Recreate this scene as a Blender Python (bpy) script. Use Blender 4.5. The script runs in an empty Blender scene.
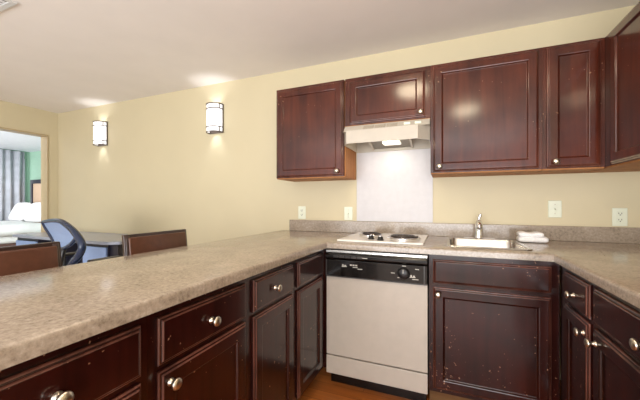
import bpy, bmesh, math, random
from mathutils import Vector, Matrix
random.seed(7)
R = math.radians
S = bpy.context.scene
C = S.collection

# ------------------------------------------------------------------ camera, world, lights, exposure
cam_d = bpy.data.cameras.new('camera')
cam_d.sensor_width = 36.0
cam_d.lens = 305.94 / 640 * 36
cam_d.shift_y = 3.25 / 640
cam_d.clip_start = 0.02
cam = bpy.data.objects.new('camera', cam_d)
cam.location = (0, 0, 1.159)
cam.rotation_euler = (R(90), 0, R(22.47))
C.objects.link(cam)
S.camera = cam

world = bpy.data.worlds.new('world')
S.world = world
world.use_nodes = True
world.node_tree.nodes['Background'].inputs[0].default_value = (0.98, 0.98, 1.0, 1)
world.node_tree.nodes['Background'].inputs[1].default_value = 1.25

S.view_settings.view_transform = 'Standard'
S.view_settings.look = 'None'
S.view_settings.gamma = 1.0
S.view_settings.use_curve_mapping = False
S.view_settings.exposure = -0.02


def lamp(name, kind, loc, energy, color=(1, 1, 1), rot=(0, 0, 0), **kw):
    d = bpy.data.lights.new(name, kind)
    d.energy = energy
    d.color = color
    for k, v in kw.items():
        setattr(d, k, v)
    o = bpy.data.objects.new(name, d)
    o.location = loc
    o.rotation_euler = rot
    C.objects.link(o)
    return o


LIGHT_A = (-0.33, 1.0)      # two dome lights on the kitchen ceiling, both above the frame
LIGHT_B = (0.22, 0.06)
CEIL = 2.366
# added fill lamps: behind the camera towards the ceiling, and unseen in the bedroom
lamp('fill_light_living', 'AREA', (-0.6, -2.8, 1.0), 220, (0.95, 0.97, 1.0), (R(128), 0, R(0)), shape='RECTANGLE', size=4.0, size_y=1.8)
lamp('fill_light_bedroom', 'AREA', (-5.9, -0.2, 1.3), 100, (0.95, 0.98, 1.0), (R(100), 0, R(30)), shape='RECTANGLE', size=2.4, size_y=1.6, spread=R(95))

# ------------------------------------------------------------------ helpers


def srgb(r, g, b):
    def f(c):
        c /= 255.0
        return c / 12.92 if c <= 0.04045 else ((c + 0.055) / 1.055) ** 2.4
    return (f(r), f(g), f(b), 1.0)


def new_mat(name):
    m = bpy.data.materials.new(name)
    m.use_nodes = True
    nt = m.node_tree
    return m, nt, nt.nodes['Principled BSDF']


def plain(name, col, rough=0.5, metal=0.0, coat=0.0, emit=None, estr=0.0, var=0.0, scale=20.0, coat_rough=0.1, spec=0.5):
    """plain paint / metal / plastic with a little procedural variation"""
    m, nt, b = new_mat(name)
    b.inputs['Roughness'].default_value = rough
    b.inputs['Metallic'].default_value = metal
    b.inputs['Coat Weight'].default_value = coat
    b.inputs['Coat Roughness'].default_value = coat_rough
    b.inputs['Specular IOR Level'].default_value = spec
    tc = nt.nodes.new('ShaderNodeTexCoord')
    n = nt.nodes.new('ShaderNodeTexNoise')
    n.inputs['Scale'].default_value = scale
    n.inputs['Detail'].default_value = 3
    nt.links.new(tc.outputs['Object'], n.inputs['Vector'])
    r = nt.nodes.new('ShaderNodeValToRGB')
    v = var if var else 0.03
    r.color_ramp.elements[0].position = 0.3
    r.color_ramp.elements[1].position = 0.7
    r.color_ramp.elements[0].color = tuple(c * (1 - v) for c in col[:3]) + (1,)
    r.color_ramp.elements[1].color = tuple(min(1, c * (1 + v)) for c in col[:3]) + (1,)
    nt.links.new(n.outputs['Fac'], r.inputs['Fac'])
    nt.links.new(r.outputs['Color'], b.inputs['Base Color'])
    if emit:
        b.inputs['Emission Color'].default_value = emit
        b.inputs['Emission Strength'].default_value = estr
    return m


def wood_mat(name, dark, light, rough=0.3, coat=1.0, coat_rough=0.14, wear=True, axis=2, chips=(150, 110, 86), bare=0.955):
    m, nt, b = new_mat(name)
    N, L = nt.nodes, nt.links
    tc = N.new('ShaderNodeTexCoord')
    mp = N.new('ShaderNodeMapping')
    sc = [22, 22, 22]
    sc[axis] = 1.6
    mp.inputs['Scale'].default_value = sc
    L.new(tc.outputs['Object'], mp.inputs['Vector'])
    n1 = N.new('ShaderNodeTexNoise')
    n1.inputs['Scale'].default_value = 1.0
    n1.inputs['Detail'].default_value = 6
    n1.inputs['Distortion'].default_value = 0.6
    L.new(mp.outputs['Vector'], n1.inputs['Vector'])
    n2 = N.new('ShaderNodeTexNoise')
    n2.inputs['Scale'].default_value = 4.0
    n2.inputs['Detail'].default_value = 4
    L.new(tc.outputs['Object'], n2.inputs['Vector'])
    mx = N.new('ShaderNodeMix')
    mx.data_type = 'FLOAT'
    mx.inputs[0].default_value = 0.55
    L.new(n1.outputs['Fac'], mx.inputs[2])
    L.new(n2.outputs['Fac'], mx.inputs[3])
    r = N.new('ShaderNodeValToRGB')
    r.color_ramp.elements[0].position = 0.36
    r.color_ramp.elements[1].position = 0.66
    r.color_ramp.elements[0].color = dark
    r.color_ramp.elements[1].color = light
    L.new(mx.outputs[0], r.inputs['Fac'])
    out = r.outputs['Color']
    if wear:
        v = N.new('ShaderNodeTexNoise')
        v.inputs['Scale'].default_value = 75
        v.inputs['Detail'].default_value = 1
        L.new(tc.outputs['Object'], v.inputs['Vector'])
        g = N.new('ShaderNodeTexNoise')
        g.inputs['Scale'].default_value = 6
        L.new(tc.outputs['Object'], g.inputs['Vector'])
        ad = N.new('ShaderNodeMath')
        ad.operation = 'MULTIPLY_ADD'
        ad.inputs[1].default_value = 0.42
        L.new(g.outputs['Fac'], ad.inputs[0])
        L.new(v.outputs['Fac'], ad.inputs[2])
        gt = N.new('ShaderNodeMapRange')
        gt.inputs['From Min'].default_value = bare
        gt.inputs['From Max'].default_value = bare + 0.045
        L.new(ad.outputs[0], gt.inputs['Value'])
        m2 = N.new('ShaderNodeMix')
        m2.data_type = 'RGBA'
        L.new(gt.outputs['Result'], m2.inputs[0])
        L.new(out, m2.inputs[6])
        m2.inputs[7].default_value = srgb(*chips)
        out = m2.outputs[2]
    L.new(out, b.inputs['Base Color'])
    b.inputs['Roughness'].default_value = rough
    b.inputs['Specular IOR Level'].default_value = 0.1
    b.inputs['Coat Weight'].default_value = coat
    b.inputs['Coat Roughness'].default_value = coat_rough
    return m


def stone_mat(name, cols, rough=0.25):
    m, nt, b = new_mat(name)
    N, L = nt.nodes, nt.links
    tc = N.new('ShaderNodeTexCoord')
    n1 = N.new('ShaderNodeTexNoise')
    n1.inputs['Scale'].default_value = 80
    n1.inputs['Detail'].default_value = 5
    n1.inputs['Roughness'].default_value = 0.7
    n2 = N.new('ShaderNodeTexNoise')
    n2.inputs['Scale'].default_value = 9
    n2.inputs['Detail'].default_value = 4
    for n in (n1, n2):
        L.new(tc.outputs['Object'], n.inputs['Vector'])
    mx = N.new('ShaderNodeMix')
    mx.data_type = 'FLOAT'
    mx.inputs[0].default_value = 0.3
    L.new(n1.outputs['Fac'], mx.inputs[2])
    L.new(n2.outputs['Fac'], mx.inputs[3])
    r = N.new('ShaderNodeValToRGB')
    e = r.color_ramp.elements
    e[0].position, e[0].color = 0.30, cols[0]
    e[1].position, e[1].color = 0.70, cols[-1]
    for i, c in enumerate(cols[1:-1]):
        k = e.new(0.30 + 0.40 * (i + 1) / (len(cols) - 1))
        k.color = c
    L.new(mx.outputs[0], r.inputs['Fac'])
    L.new(r.outputs['Color'], b.inputs['Base Color'])
    b.inputs['Roughness'].default_value = rough
    return m


def plank_mat(name):
    m, nt, b = new_mat(name)
    N, L = nt.nodes, nt.links
    tc = N.new('ShaderNodeTexCoord')
    br = N.new('ShaderNodeTexBrick')
    br.inputs['Scale'].default_value = 1.0
    br.inputs['Brick Width'].default_value = 0.9
    br.inputs['Row Height'].default_value = 0.085
    br.inputs['Mortar Size'].default_value = 0.0015
    br.inputs['Color1'].default_value = srgb(176, 104, 48)
    br.inputs['Color2'].default_value = srgb(150, 82, 34)
    br.inputs['Mortar'].default_value = srgb(90, 46, 20)
    L.new(tc.outputs['Object'], br.inputs['Vector'])
    mp = N.new('ShaderNodeMapping')
    mp.inputs['Scale'].default_value = (3, 40, 1)
    L.new(tc.outputs['Object'], mp.inputs['Vector'])
    n = N.new('ShaderNodeTexNoise')
    n.inputs['Scale'].default_value = 1
    n.inputs['Detail'].default_value = 5
    L.new(mp.outputs['Vector'], n.inputs['Vector'])
    hs = N.new('ShaderNodeHueSaturation')
    mr = N.new('ShaderNodeMapRange')
    mr.inputs['To Min'].default_value = 0.7
    mr.inputs['To Max'].default_value = 1.3
    L.new(n.outputs['Fac'], mr.inputs['Value'])
    L.new(mr.outputs['Result'], hs.inputs['Value'])
    L.new(br.outputs['Color'], hs.inputs['Color'])
    L.new(hs.outputs['Color'], b.inputs['Base Color'])
    b.inputs['Roughness'].default_value = 0.32
    return m


def lens_mat(name, col, strength):
    m, nt, b = new_mat(name)
    b.inputs['Base Color'].default_value = (0.9, 0.9, 0.9, 1)
    b.inputs['Emission Color'].default_value = col
    b.inputs['Emission Strength'].default_value = strength
    b.inputs['Roughness'].default_value = 0.4
    return m


M = dict(
    wall=plain('cream_wall_paint', srgb(211, 199, 166), 0.55, var=0.015, scale=3),
    carpet=plain('grey_beige_carpet', srgb(190, 172, 158), 0.95, var=0.12, scale=90),
    ceil=plain('ceiling_paint', srgb(242, 236, 231), 0.85, var=0.015, scale=4),
    white_wall=plain('bedroom_white_paint', srgb(225, 226, 232), 0.8),
    green=plain('bedroom_green_paint', srgb(146, 178, 158), 0.6),
    jamb=plain('door_frame_paint', srgb(186, 166, 130), 0.4),
    floor=plank_mat('oak_laminate_planks'),
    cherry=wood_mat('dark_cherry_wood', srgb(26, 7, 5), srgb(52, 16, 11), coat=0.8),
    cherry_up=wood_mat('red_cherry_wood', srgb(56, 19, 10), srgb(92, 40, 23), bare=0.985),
    cherry_edge=wood_mat('worn_glint_cherry_edge', srgb(44, 18, 13), srgb(124, 76, 62), rough=0.3, wear=False),  # some edge wear, plus bead highlights put into the lighter colour
    raw=wood_mat('raw_veneer', srgb(150, 98, 58), srgb(186, 130, 84), rough=0.5, coat=0.0, wear=False),
    kick=wood_mat('toe_kick_wood', srgb(96, 66, 40), srgb(130, 94, 60), rough=0.6, coat=0.0, wear=False, axis=0),
    knob=plain('satin_nickel', srgb(205, 196, 180), 0.28, metal=1.0),
    counter=stone_mat('granite_laminate', [srgb(110, 98, 84), srgb(148, 134, 118), srgb(166, 152, 136), srgb(188, 176, 161)], 0.15),
    dw_white=plain('dishwasher_enamel', srgb(184, 174, 161), 0.35, coat=0.3),
    dw_black=plain('black_gloss_plastic', srgb(16, 13, 12), 0.12),
    dw_grey=plain('dark_grey_plastic', srgb(52, 48, 46), 0.3),
    chrome=plain('chrome', srgb(225, 225, 228), 0.1, metal=1.0),
    steel=plain('brushed_steel', srgb(205, 203, 198), 0.25, metal=1.0),
    print_=plain('white_print', srgb(190, 186, 176), 0.5),
    enamel=plain('white_enamel', srgb(240, 234, 224), 0.2, coat=0.5),
    hood=plain('hood_enamel', srgb(190, 182, 168), 0.35, coat=0.3),
    vent_slot=plain('hood_slots', srgb(160, 148, 130), 0.6),
    filter=plain('filter_mesh', srgb(140, 134, 124), 0.5, metal=0.3, var=0.35, scale=260),
    coil=plain('burner_coil', srgb(66, 56, 50), 0.45, metal=0.5),
    black=plain('black_plastic', srgb(28, 27, 28), 0.35),
    plate=plain('ivory_plastic', srgb(228, 232, 212), 0.35),
    slot=plain('outlet_slots', srgb(70, 66, 56), 0.6),
    splash=plain('white_splash_sheet', srgb(206, 204, 207), 0.45),
    towel=plain('white_terry', srgb(250, 247, 248), 0.95, var=0.08, scale=160),
    bronze=plain('bronze_metal', srgb(104, 94, 88), 0.4, metal=0.7),
    glass_lit=lens_mat('lit_white_glass', (1.0, 0.98, 0.98, 1), 1.1),
    dome=lens_mat('lit_dome_glass', (1.0, 0.83, 0.58, 1), 26.0),
    hoodlens=lens_mat('lit_hood_lens', (1.0, 0.93, 0.78, 1), 1.0),
    leather=plain('brown_leatherette', srgb(94, 58, 42), 0.3, var=0.12, scale=30),
    espresso=plain('espresso_wood', srgb(52, 32, 28), 0.3, coat=0.4),
    navy=plain('navy_plastic', srgb(38, 50, 76), 0.25),
    desk_top=plain('grey_laminate', srgb(160, 166, 182), 0.25),
    desk_blue=plain('blue_grey_laminate', srgb(150, 175, 220), 0.35),
    desk_dark=plain('dark_laminate', srgb(48, 46, 58), 0.35),
    linen=plain('white_linen', srgb(238, 238, 238), 0.9, var=0.04, scale=6),
    bedbase=plain('brown_bed_base', srgb(98, 72, 66), 0.6),
    peach=plain('peach_fabric', srgb(206, 176, 150), 0.8),
    curtain=plain('grey_curtain_fabric', srgb(172, 174, 182), 0.9, var=0.1, scale=8),
    ventm=plain('vent_enamel', srgb(214, 214, 212), 0.5),
    ventd=plain('vent_dark', srgb(110, 104, 92), 0.8),
    pane=lens_mat('bright_window_pane', (0.95, 1.0, 0.98, 1), 2.0),
)

# fabric mesh of the office chair: semi see-through weave
mm, nt, b = new_mat('chair_mesh_fabric')
b.inputs['Base Color'].default_value = srgb(150, 172, 210)
b.inputs['Roughness'].default_value = 0.7
tc = nt.nodes.new('ShaderNodeTexCoord')
ck = nt.nodes.new('ShaderNodeTexChecker')
ck.inputs['Scale'].default_value = 420
nt.links.new(tc.outputs['Object'], ck.inputs['Vector'])
mr = nt.nodes.new('ShaderNodeMapRange')
mr.inputs['To Min'].default_value = 0.55
mr.inputs['To Max'].default_value = 0.9
nt.links.new(ck.outputs['Fac'], mr.inputs['Value'])
nt.links.new(mr.outputs['Result'], b.inputs['Alpha'])
M['mesh'] = mm


class MB:
    """collects shapes into one mesh"""

    def __init__(self):
        self.bm = bmesh.new()

    def face(self, vs):
        return self.bm.faces.new(vs)

    def box(self, x0, x1, y0, y1, z0, z1, bevel=0.0, seg=2):
        b = bmesh.new()
        vs = [b.verts.new((x, y, z)) for x in (x0, x1) for y in (y0, y1) for z in (z0, z1)]
        for f in ((0, 1, 3, 2), (4, 6, 7, 5), (0, 4, 5, 1), (2, 3, 7, 6), (0, 2, 6, 4), (1, 5, 7, 3)):
            b.faces.new([vs[i] for i in f])
        bmesh.ops.recalc_face_normals(b, faces=b.faces)
        if bevel:
            bmesh.ops.bevel(b, geom=list(b.edges), offset=bevel, segments=seg, profile=0.5, affect='EDGES')
        self.merge(b)
        return self

    def merge(self, b, mat=None):
        me = bpy.data.meshes.new('tmp')
        b.to_mesh(me)
        b.free()
        if mat is not None:
            me.transform(mat)
        self.bm.from_mesh(me)
        bpy.data.meshes.remove(me)

    def prism(self, pts, h0, h1, bevel=0.0, seg=2, axis='z'):
        """polygon pts (2D) extruded between h0 and h1 along an axis"""
        b = bmesh.new()
        def mk(p, h):
            return {'z': (p[0], p[1], h), 'y': (p[0], h, p[1]), 'x': (h, p[0], p[1])}[axis]
        lo = [b.verts.new(mk(p, h0)) for p in pts]
        hi = [b.verts.new(mk(p, h1)) for p in pts]
        n = len(pts)
        b.faces.new(lo)
        b.faces.new(hi)
        for i in range(n):
            b.faces.new((lo[i], lo[(i + 1) % n], hi[(i + 1) % n], hi[i]))
        bmesh.ops.recalc_face_normals(b, faces=b.faces)
        if bevel:
            bmesh.ops.bevel(b, geom=list(b.edges), offset=bevel, segments=seg, profile=0.5, affect='EDGES')
        self.merge(b)
        return self

    def lathe(self, prof, seg=24, mat=None):
        """profile [(r,z)...] turned round z"""
        b = bmesh.new()
        rings = []
        for r, z in prof:
            if r < 1e-6:
                rings.append([b.verts.new((0, 0, z))])
            else:
                rings.append([b.verts.new((r * math.cos(2 * math.pi * i / seg), r * math.sin(2 * math.pi * i / seg), z)) for i in range(seg)])
        for a, c in zip(rings, rings[1:]):
            for i in range(seg):
                j = (i + 1) % seg
                if len(a) == 1 and len(c) > 1:
                    b.faces.new((a[0], c[i], c[j]))
                elif len(c) == 1 and len(a) > 1:
                    b.faces.new((a[i], a[j], c[0]))
                elif len(a) > 1:
                    b.faces.new((a[i], a[j], c[j], c[i]))
        bmesh.ops.recalc_face_normals(b, faces=b.faces)
        for f in b.faces:
            f.smooth = True
        self.merge(b, mat)
        return self

    def tube(self, pts, r, seg=10, closed=False, rs=None, flat=1.0):
        """round bar along a polyline (already smooth enough)"""
        b = bmesh.new()
        pts = [Vector(p) for p in pts]
        n = len(pts)
        rings = []
        prev = None
        for i, p in enumerate(pts):
            if closed:
                t = pts[(i + 1) % n] - pts[i - 1]
            else:
                t = pts[min(i + 1, n - 1)] - pts[max(i - 1, 0)]
            t.normalize()
            if prev is None:
                up = Vector((0, 0, 1)) if abs(t.z) < 0.9 else Vector((1, 0, 0))
                a = t.cross(up).normalized()
            else:
                a = (prev - t * prev.dot(t)).normalized()
            prev = a
            c = t.cross(a).normalized()
            rr = rs[i] if rs else r
            rings.append([b.verts.new(p + a * (rr * math.cos(2 * math.pi * k / seg)) + c * (rr * flat * math.sin(2 * math.pi * k / seg))) for k in range(seg)])
        m = n if closed else n - 1
        for i in range(m):
            A, B = rings[i], rings[(i + 1) % n]
            for k in range(seg):
                b.faces.new((A[k], A[(k + 1) % seg], B[(k + 1) % seg], B[k]))
        if not closed:
            b.faces.new(rings[0])
            b.faces.new(rings[-1])
        bmesh.ops.recalc_face_normals(b, faces=b.faces)
        for f in b.faces:
            f.smooth = True
        self.merge(b)
        return self

    def blob(self, cx, cy, cz, sx, sy, sz, e=2.6, nu=24, nv=14, mat=None):
        """superellipsoid cushion"""
        b = bmesh.new()
        def sp(v, p):
            return math.copysign(abs(v) ** (2 / p), v)
        rows = []
        for j in range(nv + 1):
            ph = -math.pi / 2 + math.pi * j / nv
            row = []
            for i in range(nu):
                th = 2 * math.pi * i / nu
                x = sp(math.cos(ph), 2.2) * sp(math.cos(th), e)
                y = sp(math.cos(ph), 2.2) * sp(math.sin(th), e)
                z = sp(math.sin(ph), 2.2)
                row.append(b.verts.new((cx + sx * x, cy + sy * y, cz + sz * z)))
            rows.append(row)
        for j in range(nv):
            for i in range(nu):
                k = (i + 1) % nu
                b.faces.new((rows[j][i], rows[j][k], rows[j + 1][k], rows[j + 1][i]))
        bmesh.ops.remove_doubles(b, verts=b.verts, dist=1e-6)
        bmesh.ops.recalc_face_normals(b, faces=b.faces)
        for f in b.faces:
            f.smooth = True
        self.merge(b, mat)
        return self

    def front(self, w, h, steps, mat):
        """cabinet front: nested rectangles [(inset, depth)...], local x = width, y = up, z = outward"""
        b = bmesh.new()
        rings = []
        for ins, d in steps:
            rings.append([b.verts.new((x, y, d)) for x, y in ((ins, ins), (w - ins, ins), (w - ins, h - ins), (ins, h - ins))])
        b.faces.new(rings[0])
        for q, (A, B) in enumerate(zip(rings, rings[1:])):
            for k in range(4):
                f = b.faces.new((A[k], A[(k + 1) % 4], B[(k + 1) % 4], B[k]))
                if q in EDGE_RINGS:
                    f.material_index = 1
        b.faces.new(rings[-1])
        bmesh.ops.recalc_face_normals(b, faces=b.faces)
        for f in b.faces:      # rounded beads are smooth, the flat fields stay flat
            f.smooth = True
        for e in b.edges:
            if any((max(v.co.z for v in f.verts) - min(v.co.z for v in f.verts)) < 1e-5 for f in e.link_faces):
                e.smooth = False
            elif abs(e.verts[0].co.z - e.verts[1].co.z) > 1e-5:
                e.smooth = False
        self.merge(b, mat)
        return self

    def build(self, name, mat, parent=None, label=None):
        """links the mesh; geometry was given in world space (or in the parent's space)"""
        me = bpy.data.meshes.new(name)
        bm = self.bm
        if parent is None:
            xs = [v.co for v in bm.verts]
            lo = Vector((min(v.x for v in xs), min(v.y for v in xs), min(v.z for v in xs)))
            hi = Vector((max(v.x for v in xs), max(v.y for v in xs), max(v.z for v in xs)))
            org = Vector(((lo.x + hi.x) / 2, (lo.y + hi.y) / 2, lo.z))
        else:
            org = world_org(parent)
        bmesh.ops.translate(bm, verts=bm.verts, vec=-org)
        bm.to_mesh(me)
        bm.free()
        me.materials.append(mat)
        o = bpy.data.objects.new(name, me)
        C.objects.link(o)
        if parent is None:
            o.location = org
        else:
            o.parent = parent
        o['_org'] = tuple(org)
        if label:
            o['label'] = label
        return o


def world_org(p):
    return Vector(p['_org'])


def thing(name, label, cat, loc=(0, 0, 0), group=None):
    o = bpy.data.objects.new(name, None)
    o.empty_display_size = 0.1
    o.location = loc
    C.objects.link(o)
    o['_org'] = tuple(loc)
    o['label'] = label
    o['category'] = cat
    if group:
        o['group'] = group
    return o


def tag(o, label, cat, group=None):
    o['label'] = label
    o['category'] = cat
    if group:
        o['group'] = group
    return o


def struct(o):
    o['kind'] = 'structure'
    return o


def copy_tree(o, parent=None):
    c = o.copy()
    C.objects.link(c)
    if parent is not None:
        c.parent = parent
    for ch in list(o.children):
        copy_tree(ch, c)
    return c


def smooth(o, angle=40):
    for p in o.data.polygons:
        p.use_smooth = True
    try:
        o.data.set_sharp_from_angle(angle=R(angle))
    except Exception:
        pass
    return o


def spline(pts, n=8, closed=False):
    """Catmull-Rom through points"""
    P = [Vector(p) for p in pts]
    out = []
    m = len(P)
    rng = range(m) if closed else range(m - 1)
    for i in rng:
        if closed:
            p0, p1, p2, p3 = P[i - 1], P[i], P[(i + 1) % m], P[(i + 2) % m]
        else:
            p0, p1, p2, p3 = P[max(i - 1, 0)], P[i], P[i + 1], P[min(i + 2, m - 1)]
        for k in range(n):
            t = k / n
            out.append(0.5 * ((2 * p1) + (p2 - p0) * t + (2 * p0 - 5 * p1 + 4 * p2 - p3) * t * t + (3 * p1 - p0 - 3 * p2 + p3) * t ** 3))
    if not closed:
        out.append(P[-1])
    return out


# ------------------------------------------------------------------ room shell
YW = 2.456       # back wall
XL = -4.83       # left wall
XR = 1.13        # right wall
struct(MB().box(-1.35, 1.3, -0.6, YW + 0.12, -0.1, 0.0).build('floor', M['floor']))
fl = MB()
fl.box(XL - 0.12, -1.35, -3.2, YW + 0.12, -0.1, 0.0).box(-1.35, 1.3, -3.2, -0.6, -0.1, 0.0)
struct(fl.build('floor_living', M['carpet']))
struct(MB().box(-9.4, XL - 0.12, -3.2, 4.3, -0.1, 0.0).build('floor_bedroom', M['carpet']))
struct(MB().box(XL - 0.12, 1.3, -3.2, YW + 0.12, CEIL, CEIL + 0.1).build('ceiling', M['ceil']))
struct(MB().box(XL - 0.12, XR + 0.12, YW, YW + 0.12, 0, CEIL).build('wall_back', M['wall']))
struct(MB().box(XR, XR + 0.12, -0.4, YW, 0, CEIL).build('wall_right', M['wall']))
DY0, DY1, DZ = 1.25, 2.342, 2.052
wl = MB()
wl.box(XL - 0.12, XL, DY1, YW, 0, CEIL)
wl.box(XL - 0.12, XL, DY0, DY1, DZ, CEIL)
wl.box(XL - 0.12, XL, -3.2, DY0, 0, CEIL)
struct(wl.build('wall_left', M['wall']))
t1 = MB()
t1.box(XL - 0.135, XL + 0.012, DY1 - 0.010, DY1, 0, DZ)
t1.box(XL - 0.135, XL + 0.012, DY0, DY0 + 0.018, 0, DZ)
t1.box(XL - 0.135, XL + 0.012, DY0 + 0.018, DY1 - 0.010, DZ - 0.018, DZ)
struct(t1.build('trim_1', M['jamb']))
# bedroom
BX, BY = -9.1, 4.06
struct(MB().box(BX - 0.12, XL - 0.12, BY, BY + 0.12, 0, CEIL).build('wall_bedroom_back', M['green']))
wf = MB()
wf.box(BX - 0.12, BX, -1.0, 1.9, 0, CEIL)
wf.box(BX - 0.12, BX, 1.9, 3.98, 0, 0.9)
wf.box(BX - 0.12, BX, 1.9, 3.98, 2.2, CEIL)
wf.box(BX - 0.12, BX, 3.98, BY, 0, CEIL)
struct(wf.build('wall_bedroom_left', M['green']))
struct(MB().box(XL - 0.12, XL - 0.02, YW + 0.12, BY, 0, CEIL).build('wall_bedroom_right', M['green']))
struct(MB().box(BX - 0.12, XL - 0.12, -1.0, BY + 0.12, CEIL, CEIL + 0.1).build('ceiling_bedroom', M['white_wall']))
wn = MB()
wn.box(BX - 0.10, BX - 0.02, 1.9, 1.95, 0.9, 2.2).box(BX - 0.10, BX - 0.02, 3.93, 3.98, 0.9, 2.2)
wn.box(BX - 0.10, BX - 0.02, 1.95, 3.93, 0.9, 0.95).box(BX - 0.10, BX - 0.02, 1.95, 3.93, 2.15, 2.2)
w1 = struct(wn.build('window_1', M['white_wall']))
struct(MB().box(BX - 0.07, BX - 0.06, 1.95, 3.93, 0.95, 2.15).build('pane', M['pane'], w1))

# ------------------------------------------------------------------ cabinets
CTOP, CBOT = 0.914, 0.876
XPF = -0.738      # peninsula face frame (faces +x)
XRF = 0.519       # right run face frame (faces -x)
YBF = 1.839       # back run face frame (faces -y)
BEAD = [(0.0, 0.0), (0.0, 0.008), (0.0007, 0.0105), (0.0025, 0.0125), (0.0050, 0.0130), (0.0085, 0.0132), (0.0090, 0.0155), (0.0104, 0.0180), (0.0128, 0.0193), (0.0150, 0.0195)]
DOOR_STEPS = BEAD + [(0.051, 0.0195), (0.0538, 0.0188), (0.0556, 0.0170), (0.0566, 0.0130), (0.0586, 0.0105), (0.0620, 0.0095)]
DRAW_STEPS = BEAD
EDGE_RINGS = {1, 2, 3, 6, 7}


def basis(side, u, v, plane):
    """maps the local front (x right along run, y up, z outward) into the world"""
    if side == 'pen':       # faces +x, width along +y
        return Matrix(((0, 0, 1, plane), (1, 0, 0, u), (0, 1, 0, v), (0, 0, 0, 1)))
    if side == 'right':     # faces -x, width along +y
        return Matrix(((0, 0, -1, plane), (1, 0, 0, u), (0, 1, 0, v), (0, 0, 0, 1)))
    return Matrix(((1, 0, 0, u), (0, 0, -1, plane), (0, 1, 0, v), (0, 0, 0, 1)))   # faces -y, width along +x


KNOB = [(0.0, -0.001), (0.011, -0.001), (0.0115, 0.002), (0.007, 0.005), (0.0055, 0.012), (0.007, 0.016), (0.0145, 0.0195), (0.0165, 0.024), (0.015, 0.028), (0.009, 0.031), (0.0, 0.032)]


def add_front(root, side, plane, u0, u1, v0, v1, kind, mat, knob=None):
    steps = DOOR_STEPS if kind == 'door' else DRAW_STEPS
    o = MB().front(u1 - u0, v1 - v0, steps, basis(side, u0, v0, plane)).build('door' if kind == 'door' else ('drawer' if kind == 'drawer' else 'false_front'), mat, root)
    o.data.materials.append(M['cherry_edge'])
    if knob:
        B = basis(side, knob[0], knob[1], plane) @ Matrix.Translation((0, 0, 0.0195))
        MB().lathe(KNOB, 20, B).build('knob', M['knob'], o, 'satin nickel round knob')
    return o


def base_cab(label, side, u0, u1, drawer, door, dk, ok, depth=0.56, name='base_cabinet'):
    plane = {'pen': XPF, 'right': XRF, 'back': YBF}[side]
    if side == 'pen':
        bb = (plane - depth, plane, u0, u1); kb = (plane - depth, plane - 0.07, u0, u1)
    else:
        bb = (plane, plane + depth, u0, u1); kb = (plane + 0.07, plane + depth, u0, u1)
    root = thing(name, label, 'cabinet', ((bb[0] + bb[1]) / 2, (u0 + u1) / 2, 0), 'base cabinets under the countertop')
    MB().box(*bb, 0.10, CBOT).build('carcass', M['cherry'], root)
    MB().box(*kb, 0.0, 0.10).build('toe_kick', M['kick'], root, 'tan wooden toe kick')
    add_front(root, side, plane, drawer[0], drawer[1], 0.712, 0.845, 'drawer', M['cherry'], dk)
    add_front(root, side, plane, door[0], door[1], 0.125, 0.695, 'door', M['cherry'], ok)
    return root


base_cab('nearest peninsula base cabinet with a knobbed drawer, at the left edge', 'pen', 0.14, 0.5775, (0.175, 0.553), (0.175, 0.553), (0.364, 0.772), (0.522, 0.655))
base_cab('peninsula base cabinet with scratched chipped door, knobs on both drawer and door', 'pen', 0.578, 1.0215, (0.602, 0.995), (0.602, 0.995), (0.798, 0.772), (0.636, 0.655))
base_cab('peninsula base cabinet with one drawer knob and a plain glossy door', 'pen', 1.022, 1.4215, (1.049, 1.393), (1.049, 1.393), (1.205, 0.776), None)
cc = base_cab('corner peninsula base cabinet without knobs, next to the dishwasher', 'pen', 1.422, 1.838, (1.451, 1.79), (1.451, 1.79), None, None)
MB().box(-0.738, -0.709, 1.839, 1.862, 0.10, CBOT).build('filler_strip', M['cherry'], cc)
base_cab('narrow base cabinet with small drawer in the right corner beside the sink cabinet', 'right', 1.460, 1.838, (1.482, 1.745), (1.482, 1.745), (1.612, 0.768), (1.512, 0.648))
base_cab('wide base cabinet with long drawer at the right edge of the picture', 'right', 0.80, 1.4595, (0.835, 1.438), (0.835, 1.438), (1.105, 0.772), (1.408, 0.648))

# sink cabinet: hollow so that the bowl hangs inside it
sc = thing('sink_cabinet', 'wide single-door cabinet under the sink, right of the dishwasher', 'cabinet', (0.21, 2.1, 0), 'base cabinets under the countertop')
b_ = MB()
b_.box(-0.092, -0.074, YBF, 2.40, 0.10, CBOT).box(0.495, 0.513, YBF, 2.40, 0.10, CBOT)
b_.box(-0.074, 0.495, YBF, 2.40, 0.10, 0.118).box(-0.074, 0.495, 2.38, 2.40, 0.118, CBOT)
b_.box(-0.074, 0.495, YBF, YBF + 0.019, 0.118, 0.70).box(-0.074, 0.495, YBF, YBF + 0.019, 0.70, CBOT)
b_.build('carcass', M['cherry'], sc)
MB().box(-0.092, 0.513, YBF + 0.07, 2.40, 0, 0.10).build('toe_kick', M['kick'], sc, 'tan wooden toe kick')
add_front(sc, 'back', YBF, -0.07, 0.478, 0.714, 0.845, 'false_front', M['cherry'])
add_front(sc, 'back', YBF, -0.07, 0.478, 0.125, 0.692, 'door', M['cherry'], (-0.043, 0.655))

# upper cabinets
YUF = 2.155
ZU0, ZU1 = 1.352, 2.072


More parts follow.
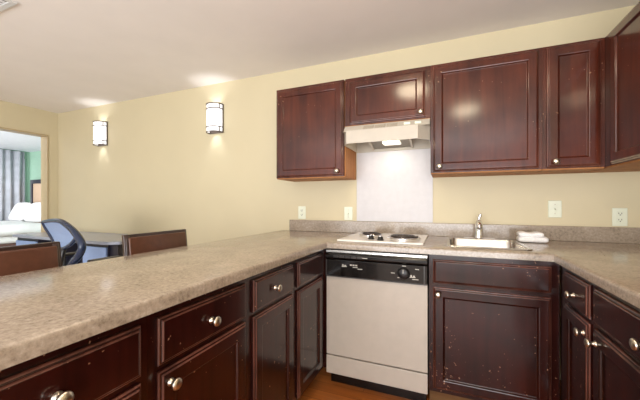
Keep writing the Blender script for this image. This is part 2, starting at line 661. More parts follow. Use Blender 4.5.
def upper_cab(label, x0, x1, z0, z1, dx0, dx1, knob, dz0=None, dz1=None, side_raw=False):
    root = thing('wall_cabinet', label, 'cabinet', ((x0 + x1) / 2, (YUF + YW) / 2, z0), 'cabinets hung on the kitchen walls')
    xr = x1 - 0.008 if side_raw else x1
    MB().box(x0, xr, YUF, YW - 0.001, z0 + 0.008, z1).build('carcass', M['cherry_up'], root)
    if side_raw:
        MB().box(xr, x1, YUF + 0.02, YW - 0.001, z0 + 0.008, z1).build('side_panel', M['raw'], root, 'lighter unstained wooden side')
    MB().box(x0 + 0.002, x1 - 0.002, YUF + 0.006, YW - 0.001, z0, z0 + 0.008).build('bottom_panel', M['raw'], root, 'lighter unstained wooden underside')
    add_front(root, 'back', YUF, dx0, dx1, (dz0 or z0 + 0.012), (dz1 or z1 - 0.014), 'door', M['cherry_up'], knob)
    return root


upper_cab('leftmost wall cabinet, tall dark door with bare wooden side beside the hood', -1.272, -0.692, ZU0, ZU1, -1.262, -0.705, (-0.745, 1.398), side_raw=True)
upper_cab('short wall cabinet directly above the range hood', -0.6915, -0.0985, 1.72, ZU1, -0.655, -0.132, (-0.158, 1.765), 1.735, 2.045)
upper_cab('large square-doored wall cabinet over the sink, right of the hood', -0.098, 0.5185, ZU0, ZU1, -0.082, 0.500, (-0.042, 1.398))
upper_cab('narrow wall cabinet over the light switch, second from the right', 0.519, 0.806, ZU0, ZU1, 0.537, 0.784, (0.575, 1.398))
# return cabinet on the right wall
XUF = 0.807
rc = thing('wall_cabinet', 'wall cabinet on the right wall, cut by the right edge', 'cabinet', (0.97, 1.75, ZU0), 'cabinets hung on the kitchen walls')
MB().box(XUF, XR - 0.001, 1.35, YW - 0.001, ZU0 + 0.008, ZU1).build('carcass', M['cherry_up'], rc)
MB().box(XUF + 0.006, XR - 0.001, 1.352, YW - 0.002, ZU0, ZU0 + 0.008).build('bottom_panel', M['raw'], rc, 'lighter unstained wooden underside')
add_front(rc, 'right', XUF, 1.39, 2.062, ZU0 + 0.012, ZU1 - 0.012, 'door', M['cherry_up'], (1.43, 1.40))

# ------------------------------------------------------------------ countertop
XP, XRR, YC = -0.697, 0.479, 1.797
pts = [(-1.392, 0.11), (XP, 0.11), (XP, YC), (XRR, YC), (XRR, 0.78), (XR - 0.001, 0.78), (XR - 0.001, YW - 0.001), (-1.392, YW - 0.001)]
cb = bmesh.new()
lo = [cb.verts.new((x, y, CBOT)) for x, y in pts]
hi = [cb.verts.new((x, y, CTOP)) for x, y in pts]
cb.faces.new(lo)
ft = cb.faces.new(hi)
n = len(pts)
for i in range(n):
    cb.faces.new((lo[i], lo[(i + 1) % n], hi[(i + 1) % n], hi[i]))
bmesh.ops.recalc_face_normals(cb, faces=cb.faces)
front_idx = {0, 1, 2, 3, 4, 7}
cb.edges.ensure_lookup_table()
top_front = []
for i in front_idx:
    for e in hi[i].link_edges:
        if hi[(i + 1) % n] in e.verts:
            top_front.append(e)
bmesh.ops.bevel(cb, geom=top_front, offset=0.012, segments=4, profile=0.5, affect='EDGES')
mb = MB()
mb.merge(cb)
ctop = mb.build('countertop', M['counter'])
# cut the sink opening
SX0, SX1, SY0, SY1 = 0.0, 0.418, 1.875, 2.40
cut = MB().box(SX0 + 0.012, SX1 - 0.012, SY0 + 0.012, SY1 - 0.06, 0.80, 1.0).build('cutter', M['counter'])
bo = ctop.modifiers.new('cut', 'BOOLEAN')
bo.object = cut
bo.operation = 'DIFFERENCE'
bo.solver = 'EXACT'
bpy.context.view_layer.update()
dg = bpy.context.evaluated_depsgraph_get()
nm = bpy.data.meshes.new_from_object(ctop.evaluated_get(dg))
ctop.modifiers.clear()
ctop.data = nm
bpy.data.objects.remove(cut)
smooth(ctop, 40)
tag(ctop, 'U-shaped grey tan speckled laminate countertop running round the kitchen', 'countertop')
bsp = MB().box(-1.306, XR - 0.001, YW - 0.021, YW - 0.001, CTOP, 1.011, 0.003).build('backsplash', M['counter'])
tag(bsp, 'low speckled laminate backsplash strip along the back wall', 'backsplash')

# ------------------------------------------------------------------ dishwasher
DX0, DX1, DYF = -0.706, -0.098, 1.815
dw = thing('dishwasher', 'built-in dishwasher with cream door and black control panel', 'dishwasher', ((DX0 + DX1) / 2, 2.1, 0))
MB().box(DX0 + 0.005, DX1 - 0.005, DYF + 0.03, 2.38, 0.09, 0.868).build('tub', M['dw_grey'], dw, 'dark grey tub')
MB().box(DX0, DX1, DYF, DYF + 0.03, 0.205, 0.698, 0.003).build('door_panel', M['dw_white'], dw, 'cream enamel door panel')
MB().box(DX0, DX1, DYF - 0.002, DYF + 0.03, 0.086, 0.198, 0.003).build('lower_panel', M['dw_white'], dw, 'cream enamel access panel')
MB().box(DX0 + 0.01, DX1 - 0.01, DYF + 0.06, DYF + 0.10, 0.0, 0.09).build('toe_kick', M['dw_black'], dw, 'black toe kick')
cp = MB()
cp.box(DX0, DX1, DYF - 0.010, DYF + 0.03, 0.700, 0.806, 0.003)
cp = cp.build('control_panel', M['dw_black'], dw, 'glossy black control panel')
hp = [(DYF + 0.03, 0.808), (DYF - 0.008, 0.808), (DYF - 0.022, 0.820), (DYF - 0.022, 0.838), (DYF - 0.014, 0.848), (DYF + 0.03, 0.848)]
hd = MB().prism(hp, DX0, DX1, 0.002, 1, 'x').build('handle', M['dw_black'], dw, 'glossy black grip rail')
for k in range(5):
    x = DX0 + 0.055 + k * 0.038
    MB().box(x, x + 0.032, DYF - 0.0265, DYF - 0.021, 0.823, 0.834, 0.001).build('button', M['dw_grey'], hd, 'dark grey push button')
MB().box(DX0 + 0.24, DX0 + 0.27, DYF - 0.0225, DYF - 0.021, 0.827, 0.831).build('lettering', M['print_'], hd, 'small white lettering')
MB().box(DX0, DX1, DYF - 0.008, DYF + 0.03, 0.850, 0.866, 0.002).build('trim_strip', M['steel'], dw, 'silver strip')
# frame around the console
fr = MB()
fr.box(DX0, DX1, DYF - 0.0125, DYF - 0.0095, 0.700, 0.706)
fr.box(DX0, DX0 + 0.006, DYF - 0.0125, DYF - 0.0095, 0.706, 0.806)
fr.box(DX1 - 0.02, DX1 - 0.014, DYF - 0.0125, DYF - 0.0095, 0.706, 0.806)
fr.build('bezel', M['dw_grey'], cp, 'dark grey bezel')
Bd = Matrix(((1, 0, 0, -0.228), (0, 0, -1, DYF - 0.0095), (0, 1, 0, 0.757), (0, 0, 0, 1)))
dial = MB().lathe([(0, 0), (0.034, 0), (0.035, 0.004), (0.031, 0.006), (0.029, 0.02), (0.026, 0.023), (0, 0.023)], 32, Bd).build('dial', M['black'], cp, 'round black cycle dial')
MB().box(-0.2295, -0.2265, DYF - 0.0335, DYF - 0.032, 0.760, 0.782).build('pointer', M['print_'], dial, 'white pointer line')
for x, z, w in ((-0.165, 0.783, 0.022), (-0.30, 0.752, 0.022), (-0.262, 0.728, 0.02), (-0.236, 0.797, 0.022), (-0.18, 0.725, 0.034), (-0.53, 0.766, 0.03), (-0.50, 0.757, 0.03)):
    MB().box(x, x + w, DYF - 0.0108, DYF - 0.0098, z, z + 0.004).build('lettering', M['print_'], cp, 'tiny white marking')
for cx, cz in ((-0.585, 0.772), (-0.178, 0.742)):
    MB().prism([(cx - 0.016, cz - 0.006), (cx + 0.016, cz - 0.006), (cx + 0.016, cz - 0.002), (cx + 0.012, cz - 0.002), (cx + 0.012, cz + 0.006), (cx + 0.002, cz + 0.006), (cx + 0.002, cz - 0.002), (cx - 0.004, cz - 0.002), (cx - 0.004, cz + 0.009), (cx - 0.012, cz + 0.009), (cx - 0.012, cz - 0.002), (cx - 0.016, cz - 0.002)], DYF - 0.0108, DYF - 0.0098, 0, 1, 'y').build('icon', M['print_'], cp, 'white pictogram')
for k in range(3):
    MB().box(-0.548 + k * 0.017, -0.536 + k * 0.017, DYF - 0.0108, DYF - 0.0098, 0.776, 0.784).build('icon', M['print_'], cp, 'white pictogram')

# ------------------------------------------------------------------ range hood
HX0, HX1 = -0.688, -0.101
hood = thing('range_hood', 'white range hood under the short cabinet with its lamp lit', 'range hood', ((HX0 + HX1) / 2, 2.25, 1.575))
ZL, ZM, ZT = 1.578, 1.668, 1.7195
bd = MB()
# upper band, sloping slightly forward
bd.prism([(2.145, ZT), (2.105, ZM + 0.004), (2.085, ZM), (YW - 0.002, ZM), (YW - 0.002, ZT)], HX0, HX1, 0, 1, 'x')
# lower canopy: a thin skirt with cut corners
outer = [(HX0, YW - 0.002), (HX0, 2.13), (HX0 + 0.035, 2.06), (HX1 - 0.07, 2.06), (HX1, 2.15), (HX1, YW - 0.002)]
inner = [(HX0 + 0.006, YW - 0.002), (HX0 + 0.006, 2.134), (HX0 + 0.039, 2.068), (HX1 - 0.074, 2.068), (HX1 - 0.006, 2.154), (HX1 - 0.006, YW - 0.002)]
bsk = bmesh.new()
def ring(pp, z):
    return [bsk.verts.new((x, y, z)) for x, y in pp]
ot, ob_, it, ib = ring(outer, ZM), ring(outer, ZL), ring(inner, ZM), ring(inner, ZL)
for i in range(len(outer) - 1):
    for A, B in ((ot, ob_), (ob_, ib), (ib, it), (it, ot)):
        bsk.faces.new((A[i], A[i + 1], B[i + 1], B[i]))
bmesh.ops.recalc_face_normals(bsk, faces=bsk.faces)
bd.merge(bsk)
bd.box(HX0 + 0.006, HX1 - 0.006, YW - 0.012, YW - 0.002, ZL - 0.004, ZM)
# interior cheeks beside the filter
for xa, xb in ((-0.548, -0.534), (-0.250, -0.236)):
    bd.prism([(2.10, ZM), (YW - 0.013, ZM), (YW - 0.013, ZL + 0.006)], xa, xb, 0, 1, 'x')
bd.build('canopy', M['hood'], hood)
fb = MB()
fb.prism([(2.16, ZM - 0.008), (YW - 0.014, ZL + 0.016), (YW - 0.014, ZL + 0.024), (2.16, ZM)], -0.533, -0.251, 0, 1, 'x')
fb.build('filter', M['filter'], hood, 'grey metal mesh filter')
MB().box(-0.44, -0.315, 2.27, 2.36, ZL + 0.022, ZL + 0.040, 0.004).build('lamp_lens', M['hoodlens'], hood, 'lit warm white lamp lens')
for k in range(3):
    x = -0.545 + k * 0.082
    sl = MB()
    for j in range(4):
        z = ZM + 0.013 + j * 0.0075
        yy = 2.105 + (z - ZM - 0.004) / (ZT - ZM - 0.004) * 0.040
        sl.box(x, x + 0.072, yy - 0.003, yy + 0.004, z, z + 0.005)
    sl.build('vent', M['vent_slot'], hood, 'grey louvred vent slot')
for k in range(2):
    x = -0.265 + k * 0.07
    MB().box(x, x + 0.042, 2.112, 2.125, ZM + 0.018, ZM + 0.034, 0.002).build('switch', M['plate'], hood, 'white rocker switch')
lamp('hood_bulb', 'POINT', (-0.378, 2.22, 1.615), 0.9, (1, 0.84, 0.55), shadow_soft_size=0.02)
hl = lamp('hood_lamp', 'AREA', (-0.378, 2.3, 1.585), 0.35, (1, 0.9, 0.72), (0, 0, 0), shape='RECTANGLE', size=0.12, size_y=0.08)

tag(MB().box(-0.684, -0.096, YW - 0.008, YW - 0.001, 1.013, 1.572).build('splash_guard', M['splash'], None), 'plain white splash sheet on the wall behind the cooktop', 'splash guard')

# ------------------------------------------------------------------ cooktop
ck_ = thing('cooktop', 'white two-burner electric cooktop set in the counter above the dishwasher', 'cooktop', (-0.39, 2.13, CTOP))
cm = MB()
cm.box(-0.655, -0.125, 1.868, 2.395, CTOP, CTOP + 0.012, 0.004)
cm.build('body', M['enamel'], ck_)


def burner(cx, cy, r):
    pan = MB().lathe([(0, 0.0015), (r * 0.75, 0.002), (r * 1.02, 0.009), (r * 1.14, 0.010), (r * 1.16, 0.006), (r * 1.14, 0.0)], 40, Matrix.Translation((cx, cy, CTOP + 0.012)))
    p = pan.build('drip_pan', M['chrome'], ck_, 'chrome drip pan')
    sp = []
    turns = 4 if r > 0.085 else 3
    for i in range(turns * 28 + 1):
        a = 2 * math.pi * i / 28
        rr = 0.018 + (r - 0.022) * i / (turns * 28)
        sp.append((cx + rr * math.cos(a), cy + rr * math.sin(a), CTOP + 0.0275))
    mb = MB().tube(sp, 0.0055, 8)
    for q in range(3):
        a = q * 2 * math.pi / 3 + 0.4
        mb.tube([(cx, cy, CTOP + 0.0205), (cx + (r + 0.006) * math.cos(a), cy + (r + 0.006) * math.sin(a), CTOP + 0.0205)], 0.003, 6)
    mb.build('coil', M['coil'], p, 'dark spiral heating coil')


burner(-0.505, 2.19, 0.070)
burner(-0.262, 2.08, 0.092)
for x, y in ((-0.455, 1.975), (-0.385, 1.93)):
    k = MB().lathe([(0, 0), (0.022, 0), (0.022, 0.004), (0.017, 0.007), (0.016, 0.022), (0, 0.023)], 24, Matrix.Translation((x, y, CTOP + 0.012))).build('knob', M['black'], ck_, 'black burner knob')
    MB().box(x - 0.004, x + 0.004, y - 0.018, y + 0.018, CTOP + 0.033, CTOP + 0.042, 0.002).build('grip', M['chrome'], k, 'chrome grip ridge')

# ------------------------------------------------------------------ sink, faucet, towel
sk = thing('sink', 'stainless steel drop-in bar sink right of the cooktop', 'sink', (0.2, 2.13, CTOP))


def rrect(x0, x1, y0, y1, r, seg=5):
    out = []
    for cx, cy, a0 in ((x1 - r, y1 - r, 0), (x0 + r, y1 - r, 90), (x0 + r, y0 + r, 180), (x1 - r, y0 + r, 270)):
        for i in range(seg + 1):
            a = R(a0 + 90 * i / seg)
            out.append((cx + r * math.cos(a), cy + r * math.sin(a)))
    return out


sb = bmesh.new()
spec = [((SX0, SX1, SY0, SY1, 0.03), CTOP + 0.0005), ((SX0 + 0.003, SX1 - 0.003, SY0 + 0.003, SY1 - 0.003, 0.029), CTOP + 0.005),
        ((SX0 + 0.018, SX1 - 0.018, SY0 + 0.018, SY1 - 0.085, 0.045), CTOP + 0.005), ((SX0 + 0.022, SX1 - 0.022, SY0 + 0.022, SY1 - 0.089, 0.045), CTOP - 0.002),
        ((SX0 + 0.030, SX1 - 0.030, SY0 + 0.030, SY1 - 0.098, 0.045), CTOP - 0.13), ((SX0 + 0.055, SX1 - 0.055, SY0 + 0.055, SY1 - 0.125, 0.04), CTOP - 0.155)]
rings = [[sb.verts.new((x, y, z)) for x, y in rrect(*a)] for a, z in spec]
for A, B in zip(rings, rings[1:]):
    for i in range(len(A)):
        j = (i + 1) % len(A)
        sb.faces.new((A[i], A[j], B[j], B[i]))
sb.faces.new(rings[-1])
bmesh.ops.recalc_face_normals(sb, faces=sb.faces)
mb = MB()
mb.merge(sb)
smooth(mb.build('basin', M['steel'], sk), 35)
MB().lathe([(0, 0.001), (0.02, 0.001), (0.038, 0.004), (0.042, 0.002), (0.042, 0)], 28, Matrix.Translation((0.2, 2.10, CTOP - 0.155))).build('drain', M['chrome'], sk, 'round chrome drain')

FX, FY, FZ = 0.205, 2.358, CTOP + 0.005
fa = thing('faucet', 'chrome single-lever faucet standing at the back of the sink', 'faucet', (FX, FY, FZ))
fm = MB()
fm.lathe([(0, 0), (0.031, 0), (0.031, 0.006), (0.028, 0.014), (0.026, 0.03), (0.025, 0.098), (0.022, 0.106), (0, 0.106)], 28, Matrix.Translation((FX, FY, FZ)))
fm.build('body', M['chrome'], fa)
fm = MB()
fm.box(FX - 0.095, FX + 0.095, FY - 0.024, FY + 0.024, FZ, FZ + 0.006, 0.003)
fm.build('base_plate', M['chrome'], fa)
fm = MB()
fm.tube(spline([(FX, FY - 0.012, FZ + 0.070), (FX - 0.003, FY - 0.05, FZ + 0.098), (FX - 0.006, FY - 0.10, FZ + 0.108), (FX - 0.008, FY - 0.135, FZ + 0.100), (FX - 0.008, FY - 0.145, FZ + 0.080)], 6), 0.016, 14)
fm.build('spout', M['chrome'], fa)
fm = MB()
fm.lathe([(0, 0), (0.019, 0), (0.018, 0.012), (0.010, 0.020), (0, 0.022)], 24, Matrix.Translation((FX, FY, FZ + 0.106)))
fm.tube(spline([(FX, FY, FZ + 0.122), (FX + 0.004, FY + 0.004, FZ + 0.145), (FX + 0.012, FY + 0.002, FZ + 0.166)], 5), 0.006, 10, rs=[0.010] * 5 + [0.011] * 6)
fm.build('lever', M['chrome'], fa)


def slab(mb, x0, x1, y0, y1, z0, z1, r):
    """soft rounded towel layer with wavy faces"""
    b = bmesh.new()
    nx = 22
    prof = []
    h = z1 - z0
    for k in range(20):
        a = 2 * math.pi * k / 20
        cy, cz = math.cos(a), math.sin(a)
        prof.append((math.copysign(abs(cy) ** 0.45, cy) * (y1 - y0) / 2, math.copysign(abs(cz) ** 0.6, cz) * h / 2))
    rows = []
    for i in range(nx + 1):
        t = i / nx
        e = (1 - abs(2 * t - 1) ** 9) ** 0.5 if 0 < t < 1 else 0.25
        x = x0 + (x1 - x0) * t
        w = 0.0025 * math.sin(t * 9 + z0 * 60)
        rows.append([b.verts.new((x, (y0 + y1) / 2 + py * (0.9 + 0.1 * e), (z0 + z1) / 2 + pz * (0.55 + 0.45 * e) + (w if pz > 0 else 0))) for py, pz in prof])
    for A, B in zip(rows, rows[1:]):
        for k in range(20):
            b.faces.new((A[k], A[(k + 1) % 20], B[(k + 1) % 20], B[k]))
    b.faces.new(rows[0])
    b.faces.new(rows[-1])
    bmesh.ops.recalc_face_normals(b, faces=b.faces)
    for f in b.faces:
        f.smooth = True
    mb.merge(b)


tw = MB()
slab(tw, 0.421, 0.571, 2.235, 2.345, CTOP + 0.001, CTOP + 0.038, 0.01)
slab(tw, 0.422, 0.549, 2.238, 2.342, CTOP + 0.033, CTOP + 0.064, 0.01)
tag(tw.build('towel', M['towel']), 'folded white towel lying on the counter beside the sink', 'towel')

# ------------------------------------------------------------------ outlets and switch


def plate(name, label, x, z, kind, cat):
    root = thing(name, label, cat, (x, YW, z - 0.055), 'ivory wall plates above the backsplash')
    y = YW - 0.0005
    MB().box(x - 0.0365, x + 0.0365, y - 0.007, y, z - 0.056, z + 0.056, 0.003).build('cover_plate', M['plate'], root)
    if kind == 'outlet':
        for s in (-1, 1):
            f = MB().box(x - 0.0165, x + 0.0165, y - 0.0095, y - 0.0065, z + s * 0.0195 - 0.014, z + s * 0.0195 + 0.014, 0.002).build('socket', M['plate'], root)
            q = MB()
            q.box(x - 0.0085, x - 0.0055, y - 0.0101, y - 0.0093, z + s * 0.0195 - 0.001, z + s * 0.0195 + 0.008)
            q.box(x + 0.0055, x + 0.0085, y - 0.0101, y - 0.0093, z + s * 0.0195 - 0.001, z + s * 0.0195 + 0.008)
            q.box(x - 0.003, x + 0.003, y - 0.0101, y - 0.0093, z + s * 0.0195 - 0.009, z + s * 0.0195 - 0.004)
            q.build('slot', M['slot'], f, 'dark socket slots')
    else:
        MB().box(x - 0.006, x + 0.006, y - 0.0085, y - 0.0065, z - 0.014, z + 0.014).build('toggle_plate', M['plate'], root)
        MB().prism([(y - 0.007, z - 0.004), (y - 0.022, z - 0.014), (y - 0.022, z - 0.007), (y - 0.007, z + 0.006)], x - 0.004, x + 0.004, 0.001, 1, 'x').build('toggle', M['plate'], root)
        for s in (-1, 1):
            sw = MB().lathe([(0, 0.001), (0.003, 0.0008), (0.0032, 0)], 12, Matrix(((1, 0, 0, x), (0, 0, -1, y - 0.007), (0, 1, 0, z + s * 0.03), (0, 0, 0, 1))))
            sw.build('screw', M['knob'], root, 'tiny plate screw')


plate('electrical_outlet', 'ivory outlet at the left end of the backsplash', -1.187, 1.076, 'outlet', 'outlet')
plate('light_switch', 'ivory wall switch plate beside the white splash sheet, left of the cooktop', -0.757, 1.074, 'switch', 'switch')
plate('light_switch', 'ivory toggle switch above the folded towel', 0.659, 1.121, 'switch', 'switch')
plate('electrical_outlet', 'ivory outlet near the right corner, rightmost of the wall plates', 0.988, 1.074, 'outlet', 'outlet')

# ------------------------------------------------------------------ sconces


def sconce(x, label):
    z0, z1 = 1.862, 2.150
    root = thing('wall_sconce', label, 'wall lamp', (x, YW, z0), 'lit wall sconces on the cream wall')
    w, d = 0.084, 0.085
    def arc(r_w, r_d, n=16):
        return [(x + r_w * math.cos(math.pi * i / n), YW - 0.012 - r_d * math.sin(math.pi * i / n) ** 0.8) for i in range(n + 1)]
    o, i_ = arc(w, d), arc(w - 0.004, d - 0.004)
    b = bmesh.new()
    L_ = [[b.verts.new((p[0], p[1], z)) for p in pp] for pp, z in ((o, z0 + 0.012), (o, z1 - 0.012), (i_, z1 - 0.012), (i_, z0 + 0.012))]
    for k in range(4):
        A, B = L_[k], L_[(k + 1) % 4]
        for j in range(len(o) - 1):
            b.faces.new((A[j], A[j + 1], B[j + 1], B[j]))
    bmesh.ops.recalc_face_normals(b, faces=b.faces)
    for f in b.faces:
        f.smooth = True
    mb = MB()
    mb.merge(b)
    mb.build('glass_shade', M['glass_lit'], root, 'glowing white glass half cylinder')
    MB().box(x - w - 0.004, x + w + 0.004, YW - 0.012, YW - 0.001, z0, z1, 0.002).build('back_plate', M['bronze'], root, 'bronze back plate')
    fo = arc(w + 0.003, d + 0.003)
    fm = MB()
    for z in (z0 + 0.006, z0 + 0.054, z1 - 0.006, z1 - 0.054):
        fm.tube([(p[0], p[1], z) for p in fo], 0.0048, 6)
    for zz in ((z0 + 0.006, z0 + 0.054), (z1 - 0.054, z1 - 0.006)):
        p = fo[2]
        fm.tube([(p[0], p[1], zz[0]), (p[0], p[1], zz[1])], 0.0045, 6)
        fm.tube([(fo[0][0], fo[0][1], zz[0]), (fo[0][0], fo[0][1], zz[1])], 0.0045, 6)
    for p in (fo[0], fo[-1]):
        fm.tube([(p[0], p[1], z0 + 0.006), (p[0], p[1], z1 - 0.006)], 0.0055, 6)
    fm.build('frame', M['bronze'], root, 'bronze banded frame')
    # bulbs: light leaves the open top and bottom
    lamp('sconce_bulb_up', 'SPOT', (x, YW - 0.055, z1 - 0.05), 1.7, (0.93, 0.96, 1.0), (R(180), 0, 0), spot_size=R(105), spot_blend=0.6, shadow_soft_size=0.03)
    lamp('sconce_bulb_down', 'SPOT', (x, YW - 0.055, z0 + 0.05), 2.6, (0.93, 0.96, 1.0), (0, 0, 0), spot_size=R(80), spot_blend=0.7, shadow_soft_size=0.03)


sconce(-2.145, 'lit half-cylinder wall sconce nearer the kitchen cabinets')
sconce(-3.90, 'lit half-cylinder wall sconce nearer the bedroom doorway')

# ------------------------------------------------------------------ ceiling lights (above the frame) and vent
for (x, y), lb in ((LIGHT_A, 'round lit dome light on the ceiling over the peninsula side'), (LIGHT_B, 'round lit dome light on the ceiling in front of the right counter')):
    root = thing('ceiling_light', lb, 'ceiling lamp', (x, y, CEIL), 'dome lights on the kitchen ceiling')
    MB().lathe([(0, -0.001), (0.165, -0.001), (0.168, -0.02), (0.155, -0.028), (0, -0.028)], 40, Matrix.Translation((x, y, CEIL))).build('rim', M['steel'], root, 'metal rim')
    MB().lathe([(0.152, -0.028), (0.14, -0.055), (0.10, -0.080), (0.05, -0.092), (0, -0.095)], 40, Matrix.Translation((x, y, CEIL))).build('dome', M['dome'], root, 'glowing glass dome')

vx0, vx1, vy0, vy1 = -2.74, -2.385, 0.78, 1.005
vt = thing('ceiling_vent', 'white louvred air vent on the ceiling in the upper left corner', 'vent', ((vx0 + vx1) / 2, (vy0 + vy1) / 2, CEIL))
vf = MB()
vf.box(vx0, vx1, vy0, vy0 + 0.03, CEIL - 0.010, CEIL - 0.001, 0.002).box(vx0, vx1, vy1 - 0.03, vy1, CEIL - 0.010, CEIL - 0.001, 0.002)
vf.box(vx0, vx0 + 0.03, vy0 + 0.03, vy1 - 0.03, CEIL - 0.010, CEIL - 0.001, 0.002).box(vx1 - 0.03, vx1, vy0 + 0.03, vy1 - 0.03, CEIL - 0.010, CEIL - 0.001, 0.002)
vf.build('frame', M['ventm'], vt)
MB().box(vx0 + 0.03, vx1 - 0.03, vy0 + 0.03, vy1 - 0.03, CEIL - 0.003, CEIL - 0.001).build('duct', M['ventd'], vt, 'dark duct opening')
x = vx0 + 0.05
while x < vx1 - 0.04:
    MB().prism([(x, CEIL - 0.009), (x + 0.003, CEIL - 0.009), (x + 0.016, CEIL - 0.003), (x + 0.013, CEIL - 0.003)], vy0 + 0.03, vy1 - 0.03, 0, 1, 'y').build('slat', M['ventm'], vt)
    x += 0.034

# ------------------------------------------------------------------ counter stools
def make_stool(label, cx, cy):
    root = thing('counter_stool', label, 'stool', (cx, cy, 0), 'brown stools along the peninsula')
    # faces +x; back at -x
    for sx, sy in ((1, 1), (1, -1)):
        MB().tube([(cx + sx * 0.17, cy + sy * 0.175, 0.0), (cx + sx * 0.155, cy + sy * 0.17, 0.59)], 0.018, 8).build('leg', M['espresso'], root)
    for sy in (-1, 1):
        lg = MB()
        lg.tube(spline([(cx - 0.20, cy + sy * 0.205, 0.0), (cx - 0.165, cy + sy * 0.205, 0.60), (cx - 0.20, cy + sy * 0.205, 0.970)], 6), 0.017, 8)
        lg.build('leg', M['espresso'], root)
    for y in (-0.172, 0.172):
        MB().box(cx - 0.175, cx + 0.160, cy + y - 0.012, cy + y + 0.012, 0.22, 0.25).build('stretcher', M['espresso'], root)
    MB().box(cx + 0.150, cx + 0.172, cy - 0.17, cy + 0.17, 0.27, 0.30).build('stretcher', M['espresso'], root)
    MB().box(cx - 0.18, cx + 0.17, cy - 0.19, cy + 0.19, 0.54, 0.60, 0.004).build('seat_frame', M['espresso'], root)
    MB().box(cx - 0.175, cx + 0.195, cy - 0.198, cy + 0.198, 0.60, 0.665, 0.022, 4).build('seat', M['leather'], root)
    # back: wooden frame and pad, leaning back
    bk = MB()
    bk.prism([(cx - 0.178, 0.70), (cx - 0.158, 0.70), (cx - 0.190, 0.978), (cx - 0.212, 0.978)], cy - 0.225, cy + 0.225, 0.004, 2, 'y')
    bk.build('backrest', M['espresso'], root, 'dark wooden back frame')
    pd = MB()
    pd.prism([(cx - 0.160, 0.715), (cx - 0.143, 0.715), (cx - 0.172, 0.962), (cx - 0.190, 0.962)], cy - 0.205, cy + 0.205, 0.008, 3, 'y')
    smooth(pd.build('pad', M['leather'], root, 'brown leatherette back pad'))
    return root


make_stool('brown leatherette stool at the left edge, in front of the office chair', -1.50, 0.645)
make_stool('brown leatherette stool farther along the peninsula, to the right of the desk', -1.50, 1.402)

# ------------------------------------------------------------------ desk
DT = 0.80
dk = thing('desk', 'grey topped desk with blue-grey drawers against the cream wall', 'desk', (-3.7, 2.15, 0))
tp = [(-4.62, YW - 0.004), (-4.62, 1.90), (-3.0, 1.86), (-2.90, 1.87), (-2.83, 1.93), (-2.84, 2.0), (-3.36, YW - 0.05), (-3.45, YW - 0.004)]
MB().prism(tp, DT - 0.03, DT, 0.004, 2).build('top', M['desk_top'], dk, 'grey laminate top')
for x0, x1 in ((-4.58, -4.16), (-3.36, -2.99)):
    ped = MB().box(x0, x1, 1.93, 2.36, 0.0, DT - 0.03).build('pedestal', M['desk_dark'], dk, 'dark drawer pedestal')
    for z0, z1 in ((0.56, 0.735), (0.33, 0.55), (0.05, 0.32)):
        dr = MB().box(x0 + 0.01, x1 - 0.01, 1.912, 1.93, z0, z1, 0.003).build('drawer', M['desk_blue'], ped, 'blue-grey drawer front')
MB().box(-4.16, -3.36, 2.34, 2.36, 0.25, DT - 0.03).build('modesty_panel', M['desk_dark'], dk, 'dark back panel')
MB().prism([(-2.99, 1.95), (-2.88, 1.95), (-3.30, 2.36), (-3.36, 2.36)][:4], 0.45, DT - 0.031).build('end_panel', M['desk_dark'], dk, 'dark end panel')

# ------------------------------------------------------------------ office chair
oc = thing('office_chair', 'navy mesh-back swivel office chair standing at the desk', 'office chair', (-2.85, 1.52, 0))
right_pts = [(-3.249, 1.541, 0.996), (-3.023, 1.495, 1.015), (-2.824, 1.456, 1.015), (-2.66, 1.431, 0.973), (-2.528, 1.411, 0.912), (-2.462, 1.402, 0.847), (-2.502, 1.404, 0.778), (-2.626, 1.427, 0.706)]
left_pts = [(-3.249, 1.541, 0.996), (-3.204, 1.541, 0.945), (-3.118, 1.531, 0.889), (-3.028, 1.512, 0.836), (-2.95, 1.479, 0.769), (-2.831, 1.453, 0.701)]
low_pts = [(-3.028, 1.512, 0.836), (-2.899, 1.481, 0.8), (-2.782, 1.455, 0.806), (-2.653, 1.434, 0.848), (-2.557, 1.418, 0.903)]
fr = MB()
right = spline(right_pts, 7)
fr.tube(right, 0.02, 10, rs=[0.013 + 0.013 * min(1, i / 28) for i in range(len(right))])
fr.tube(spline(left_pts, 6), 0.016, 10)
fr.tube(spline(low_pts, 6), 0.014, 8)
fr.build('back_frame', M['navy'], oc)
mp_ = right_pts[:5] + low_pts[::-1] + left_pts[2:0:-1]
mbm = bmesh.new()
cvt = mbm.verts.new(sum((Vector(p) for p in mp_), Vector()) / len(mp_) + Vector((0.0, 0.015, 0)))
vs = [mbm.verts.new(p) for p in mp_]
for i in range(len(vs)):
    mbm.faces.new((vs[i], vs[(i + 1) % len(vs)], cvt))
bmesh.ops.recalc_face_normals(mbm, faces=mbm.faces)
bmesh.ops.solidify(mbm, geom=list(mbm.faces), thickness=0.003)
mb = MB()
mb.merge(mbm)
mb.build('mesh_back', M['mesh'], oc, 'blue-grey mesh fabric')
SXc, SYc = -2.78, 1.60
MB().blob(SXc, SYc, 0.50, 0.25, 0.22, 0.045, 3.0).build('seat', M['navy'], oc)
for q in (-1, 1):
    ar = MB()
    xa = SXc + q * 0.27
    ar.tube(spline([(SXc + q * 0.2, SYc, 0.47), (xa, SYc, 0.53), (xa, SYc, 0.70)], 5), 0.014, 8)
    ar.box(xa - 0.035, xa + 0.035, SYc - 0.12, SYc + 0.12, 0.70, 0.725, 0.010, 3)
    ar.build('armrest', M['black'], oc, 'black armrest')
bs = MB()
bs.tube([(SXc, SYc, 0.07), (SXc, SYc, 0.46)], 0.028, 14)
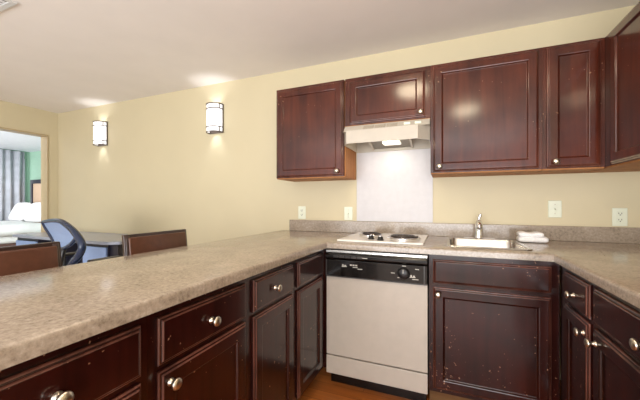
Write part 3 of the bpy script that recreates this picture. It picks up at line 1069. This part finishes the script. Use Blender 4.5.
bs.tube(spline([(SXc, SYc - 0.05, 0.455), (SXc, SYc - 0.15, 0.48), (-2.80, 1.43, 0.60), (low_pts[2][0], low_pts[2][1], low_pts[2][2])], 5), 0.018, 8)
bs.tube(spline([(-2.80, 1.43, 0.58), tuple(right_pts[-1])], 3), 0.018, 8)
bs.tube(spline([(-2.80, 1.43, 0.58), tuple(left_pts[-1])], 3), 0.018, 8)
bs.build('gas_lift', M['black'], oc, 'black gas lift and spine')
for k in range(5):
    a = 2 * math.pi * k / 5 + 0.3
    c_, s_ = math.cos(a), math.sin(a)
    l_ = MB().tube([(SXc + 0.02 * c_, SYc + 0.02 * s_, 0.10), (SXc + 0.26 * c_, SYc + 0.26 * s_, 0.065)], 0.018, 8).build('base_leg', M['black'], oc)
    MB().blob(SXc + 0.26 * c_, SYc + 0.26 * s_, 0.027, 0.027, 0.02, 0.027, 2, 14, 8).build('caster', M['black'], l_)

# ------------------------------------------------------------------ bedroom furniture
bed = thing('bed', 'wide bed with white bedding seen through the bedroom doorway', 'bed', (-7.95, 2.9, 0))
MB().box(-8.86, -7.02, 1.85, 3.90, 0.0, 0.46, 0.01).build('base', M['bedbase'], bed, 'brown bed base')
MB().box(-8.88, -7.0, 1.84, 3.92, 0.46, 0.68, 0.05, 4).build('mattress', M['linen'], bed)
dv = bmesh.new()
NX, NY = 30, 30
top = [[None] * (NY + 1) for _ in range(NX + 1)]
for i in range(NX + 1):
    for j in range(NY + 1):
        u, v = i / NX, j / NY
        e = max(0.0, abs(2 * u - 1) - 0.90) / 0.10
        e2 = max(0.0, (0.05 - v) / 0.05)
        drop = (e * e + e2 * e2) * 0.10
        z = 0.79 - drop + 0.007 * math.sin(7 * u + 5 * v) + 0.005 * math.sin(19 * v + 6 * u)
        top[i][j] = dv.verts.new((-8.90 + 1.93 * u, 1.80 + 1.62 * v, z))
for i in range(NX):
    for j in range(NY):
        f = dv.faces.new((top[i][j], top[i + 1][j], top[i + 1][j + 1], top[i][j + 1]))
        f.smooth = True
ext = bmesh.ops.extrude_face_region(dv, geom=list(dv.faces))
bmesh.ops.translate(dv, verts=[g for g in ext['geom'] if isinstance(g, bmesh.types.BMVert)], vec=(0, 0, -0.10))
bmesh.ops.recalc_face_normals(dv, faces=dv.faces)
mb = MB()
mb.merge(dv)
mb.build('duvet', M['linen'], bed)
for x, hw, lb in ((-8.53, 0.29, 'white pillow propped against the headboard, nearer the curtain'), (-7.885, 0.35, 'white pillow propped against the headboard, nearer the door frame')):
    rm = Matrix.Translation((x, 3.64, 0.975)) @ Matrix.Rotation(R(66), 4, 'X')
    tag(MB().blob(0, 0, 0, hw, 0.22, 0.085, 4.6, 28, 14, rm).build('pillow', M['linen']), lb, 'pillow', 'white pillows on the bed')
hb = thing('headboard', 'dark-framed headboard with peach panel on the green bedroom wall', 'headboard', (-7.9, 4.02, 0))
hm = MB()
hm.box(-8.93, -8.87, 3.99, 4.058, 0.0, 1.70).box(-6.99, -6.93, 3.99, 4.058, 0.0, 1.70).box(-8.87, -6.99, 3.99, 4.058, 1.61, 1.70)
hm.build('frame', M['desk_dark'], hb, 'dark wooden frame')
MB().box(-8.87, -6.99, 4.02, 4.058, 0.3, 1.61).build('panel', M['peach'], hb, 'peach panel')

cu = bmesh.new()
cols = []
N_ = 150
for i in range(N_ + 1):
    t = i / N_
    y = 1.7 + t * 2.22
    x = -9.0 + 0.035 * math.sin(t * 2 * math.pi * 15) + 0.012 * math.sin(t * 61)
    cols.append([cu.verts.new((x + dx, y + 0.008 * math.sin(z * 3 + t * 40), z)) for z, dx in ((0.04, 0), (0.8, 0.004), (1.5, -0.003), (2.34, 0))])
for A, B in zip(cols, cols[1:]):
    for k in range(3):
        f = cu.faces.new((A[k], B[k], B[k + 1], A[k + 1]))
        f.smooth = True
bmesh.ops.recalc_face_normals(cu, faces=cu.faces)
bmesh.ops.solidify(cu, geom=list(cu.faces), thickness=0.004)
mb = MB()
mb.merge(cu)
cuo = mb.build('curtain', M['curtain'])
tag(cuo, 'grey pleated curtain hanging in the bedroom beyond the doorway', 'curtain')

for o in C.objects:
    if '_org' in o:
        del o['_org']
